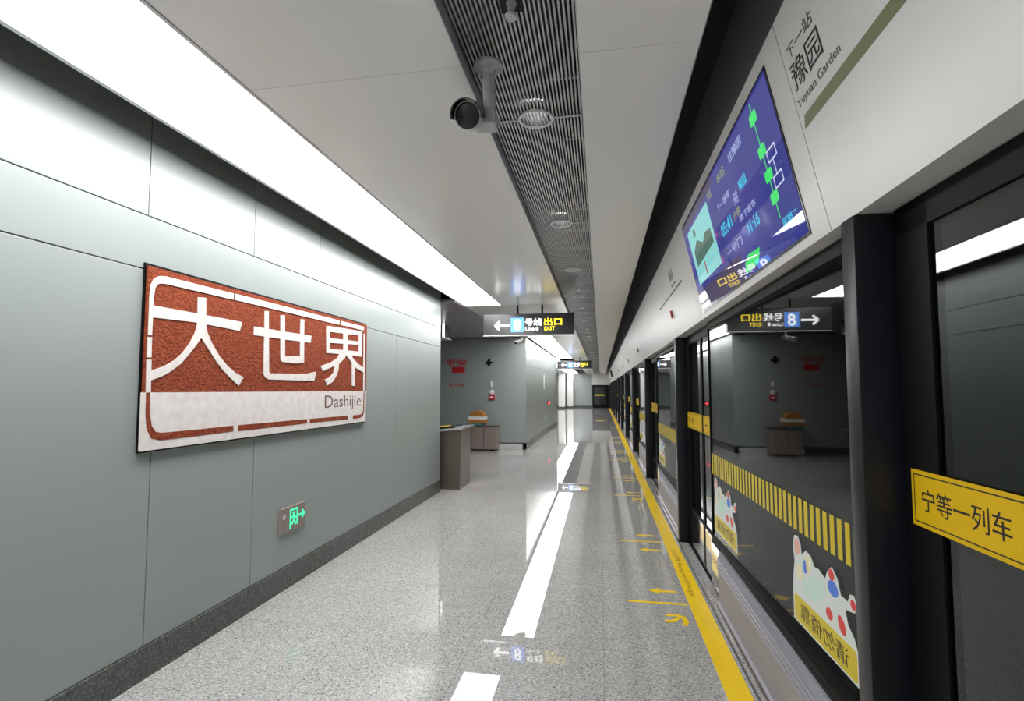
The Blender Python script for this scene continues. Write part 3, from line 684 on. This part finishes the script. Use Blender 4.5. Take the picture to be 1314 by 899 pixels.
for i in range(14):
    vs = []
    for (h_, j) in ((-0.045, i), (-0.045, i + 1), (0.22, i + 1), (0.22, i)): vs.append((pf + ax * h_ + ring[j] * 0.063, pf + ax * h_ + ring[j] * 0.067))
    lo = [mb.bm.verts.new(v[0]) for v in vs]; hi = [mb.bm.verts.new(v[1]) for v in vs]
    for fc in (lo[::-1], hi, [lo[0], lo[1], hi[1], hi[0]], [lo[2], lo[3], hi[3], hi[2]]): mb.bm.faces.new(fc)
mb.build('sun_hood', MT['cam_black'], cc, smooth=True)
MB().box(-0.545, -0.443, 2.115, 2.215, 2.715, 2.785, 0.012).build('bracket', MT['cam_grey'], cc)
# smoke sensor at the top of the picture
sn = thing('ceiling_sensor', (-0.315, 1.80, ZC + 0.07), 'small grey sprinkler head in the slatted ceiling, above the camera stem', 'sprinkler')
MB().box(-0.36, -0.275, 1.71, 1.85, ZC + 0.064, ZC + 0.0695).build('base_plate', MT['dark'], sn)
MB().cone((-0.315, 1.80, ZC + 0.064), (-0.315, 1.80, ZC + 0.03), 0.02, 0.012, 16).build('neck', MT['slat'], sn)
MB().lathe((-0.315, 1.80, ZC + 0.03), [(0.0, -0.028), (0.022, -0.026), (0.026, -0.018), (0.010, -0.006), (0.010, 0.0)], 20).build('head', MT['slat'], sn, smooth=True)
# white bullet cameras under the signs
def small_cam(x_, y_, label):
    t = thing('surveillance_camera', (x_, y_, 2.42), label, 'camera', 'small cameras under the hanging signs')
    MB().cone((x_ + 0.035, y_, 2.424), (x_ + 0.035, y_, 2.34), 0.014, 0.014, 12).build('stem', MT['white'], t)
    MB().cone((x_ + 0.05, y_ + 0.08, 2.355), (x_ - 0.055, y_ - 0.09, 2.305), 0.034, 0.034, 18).build('body', MT['white'], t)
    MB().cone((x_ - 0.055, y_ - 0.09, 2.305), (x_ - 0.0565, y_ - 0.0925, 2.3043), 0.026, 0.026, 18).build('lens', MT['cam_black'], t)
    return t
small_cam(-1.30, 8.24, 'little white camera hanging under the nearer exit sign')
small_cam(-0.45, 22.04, 'little white camera hanging under the far exit sign')

# ------------------------------------------------------------------ recess: fittings on and before its rear wall
f = F((0, BY, 0), (1, 0, 0), (0, 0, 1))
rs = thing('red_wall_notice', (-3.8, BY, 2.0), 'red characters on the rear grey wall, above a small row of red text', 'wall lettering')
text('lettering', '平安', f, -4.10, 2.18, -3.52, 2.36, MT['red_sign'], rs, h=0.0, bold=0.012, th=0.012)
plate(MB(), f, rect(-3.92, 2.0, -3.57, 2.15), 0, 0.012).build('red_plate', MT['red_sign'], rs)
text('small_lettering', '出入平安', f, -4.0, 1.62, -3.58, 1.72, MT['red_sign'], rs, h=0.0, th=0.006)
sp_ = thing('wall_speaker', (-2.9, BY, 2.26), 'small black fitting high on the rear grey wall', 'wall fitting')
MB().box(-2.93, -2.87, BY - 0.05, BY, 2.18, 2.36, 0.01).build('body', MT['cam_black'], sp_)
MB().box(-2.99, -2.81, BY - 0.035, BY, 2.235, 2.285, 0.008).build('bracket', MT['cam_black'], sp_)
al = thing('fire_alarm', (-2.83, BY, 1.3), 'white and red fire alarm point on the rear grey wall', 'fire alarm')
MB().box(-2.865, -2.805, BY - 0.03, BY, 1.62, 1.76, 0.008).build('call_box', MT['white'], al)
MB().lathe((-2.83, BY, 1.48), [(0.0, 0.05), (0.05, 0.045), (0.06, 0.02), (0.06, 0)], 20, Vector((0, -1, 0))).build('sounder', MT['white'], al, smooth=True)
MB().box(-2.91, -2.75, BY - 0.05, BY, 1.28, 1.42, 0.012).build('red_case', MT['red_p'], al)
MB().box(-2.87, -2.79, BY - 0.055, BY - 0.049, 1.32, 1.37).build('panel', MT['white'], al)
pl = MB().box(-3.46, -2.0, BY - 0.16, BY - 0.014, 0.0, 0.14, 0.004).build('low_plinth', MT['plinth'])
tag(pl, 'low white speckled stone plinth along the foot of the rear wall', 'plinth')
cb = thing('cabinet', (-2.97, 12.8, 0.14), 'taupe floor cabinet standing before the rear wall', 'cabinet')
MB().box(-3.23, -2.60, 12.60, 13.02, 0.06, 0.62, 0.006).build('body', MT['pinkstone'], cb)
MB().box(-3.25, -2.58, 12.58, 13.02, 0.62, 0.645, 0.004).build('top', MT['bronze'], cb)
MB().box(-3.12, -2.75, 12.64, 13.02, 0.0, 0.06).build('plinth', MT['bronze'], cb)
MB().box(-2.918, -2.912, 12.594, 12.601, 0.10, 0.58).build('door_gap', MT['ink'], cb)
bg = thing('orange_box', (-3.10, 12.8, 0.645), 'orange box with white band and rounded top, on the taupe cabinet', 'box')
fb = F((-3.10, 12.62, 0.645), (1, 0, 0), (0, 0, 1))
dome = [(-0.21, 0.06), (0.21, 0.06), (0.21, 0.24)] + [(0.19 * math.cos(math.radians(a)), 0.24 + 0.13 * math.sin(math.radians(a))) for a in range(0, 181, 15)] + [(-0.21, 0.24)]
plate(MB(), fb, dome, -0.30, 0).build('body', MT['orange'], bg)
plate(MB(), fb, rect(-0.215, 0.15, 0.215, 0.225), -0.302, 0.003).build('band', MT['white'], bg)
plate(MB(), fb, rect(-0.16, 0.0, 0.14, 0.06), -0.28, -0.005).build('base', MT['teal'], bg)
# brown stand behind the near wall's end
st = thing('info_stand', (-2.4, 8.05, 0), 'brown steel stand with sloping top, at the end of the station name wall', 'stand')
MB().profile_y([(-2.95, 0.0), (-2.17, 0.0), (-2.15, 0.93), (-2.95, 0.85)], 7.75, 8.35).build('body', MT['bronze'], st)
MB().profile_y([(-2.97, 0.850), (-2.11, 0.936), (-2.11, 0.962), (-2.97, 0.876)], 7.70, 8.42).build('top', MT['alu'], st)
lf = thing('leaflet_tray', (-2.4, 8.05, 0.93), 'dark tray holding a yellow leaflet, on the brown stand', 'tray')
sl = F((-2.97, 7.78, 0.878), (1, 0, 0.1), (0, 1, 0))
plate(MB(), sl, rect(0.25, 0.05, 0.70, 0.50), 0.0, 0.03).build('tray', MT['cam_black'], lf)
plate(MB(), sl, rect(0.28, 0.03, 0.55, 0.35), 0.031, 0.036).build('leaflet', MT['yellow'], lf)
# sign box with a lit edge hanging in the recess
hb = thing('light_box', (-3.3, 10.0, 2.6), 'dark hanging sign with white lit edge, in the recess beside the near wall', 'hanging sign')
MB().box(-3.9, -3.17, 10.0, 10.5, 2.62, 2.86, 0.004).build('box', MT['signbox'], hb)
MB().box(-3.17, -3.135, 9.96, 9.999, 2.62, 2.90).build('lit_edge', MT['glow_edge'], hb)
MB().box(-3.9, -3.135, 9.96, 10.5, 2.60, 2.619).build('bottom_rail', MT['alu'], hb)
for yy in (10.1, 10.4): MB().cone((-3.5, yy, 2.858), (-3.5, yy, 2.88), 0.012, 0.012, 10).build('hanger_rod', MT['frame'], hb)
# fittings on the far wall along the platform
f = F((W2, 17.5, 0), (0, 1, 0), (0, 0, 1))
tag(plate(MB(), f, rrect(-0.08, 1.55, 0.09, 2.05, 0.01), 0, 0.012).build('vertical_plaque', MT['white']), 'narrow white upright plaque on the far side wall', 'plaque')
ra = thing('red_arrow_sign', (W2, 18.8, 1.05), 'glowing red arrow sign on the far side wall', 'lit sign')
MB().box(W2 - 0.002, W2 + 0.03, 18.55, 19.2, 0.98, 1.14).build('case', MT['signbox'], ra)
fa = F((W2 + 0.03, 18.55, 0.98), (0, 1, 0), (0, 0, 1))
plate(MB(), fa, [(0.05, 0.03), (0.30, 0.03), (0.30, 0.0), (0.62, 0.08), (0.30, 0.155), (0.30, 0.125), (0.05, 0.125)], 0, 0.003).build('arrow', MT['l_red'], ra)
ge = thing('exit_sign', (W2, 17.7, 0.42), 'tiny green exit light low on the far side wall', 'exit sign')
MB().box(W2 - 0.002, W2 + 0.018, 17.6, 17.93, 0.435, 0.60).build('case', MT['pinkstone'], ge)
MB().box(W2 + 0.018, W2 + 0.02, 17.72, 17.84, 0.47, 0.57).build('pictogram', MT['l_green'], ge)
# dark glazed end door
dr = thing('end_door', (-0.1, Y1, 0), 'dark glazed door closing the far end of the platform', 'door')
mb = MB()
for (a, b) in ((-0.72, -0.60), (0.50, 0.62)): mb.box(a, b, Y1 - 0.03, Y1 + 0.1, 0, 1.93)
mb.box(-0.60, 0.50, Y1 - 0.03, Y1 + 0.1, 1.80, 1.93); mb.box(-0.60, 0.50, Y1 - 0.02, Y1 + 0.1, 0.0, 0.25)
mb.build('frame', MT['frame'], dr)
MB().box(-0.60, 0.50, Y1 + 0.02, Y1 + 0.04, 0.25, 1.80).build('glass', MT['glass'], dr)
MB().box(-0.45, 0.30, Y1 + 0.012, Y1 + 0.018, 1.02, 1.14).build('sticker', MT['yellow_f'], dr)
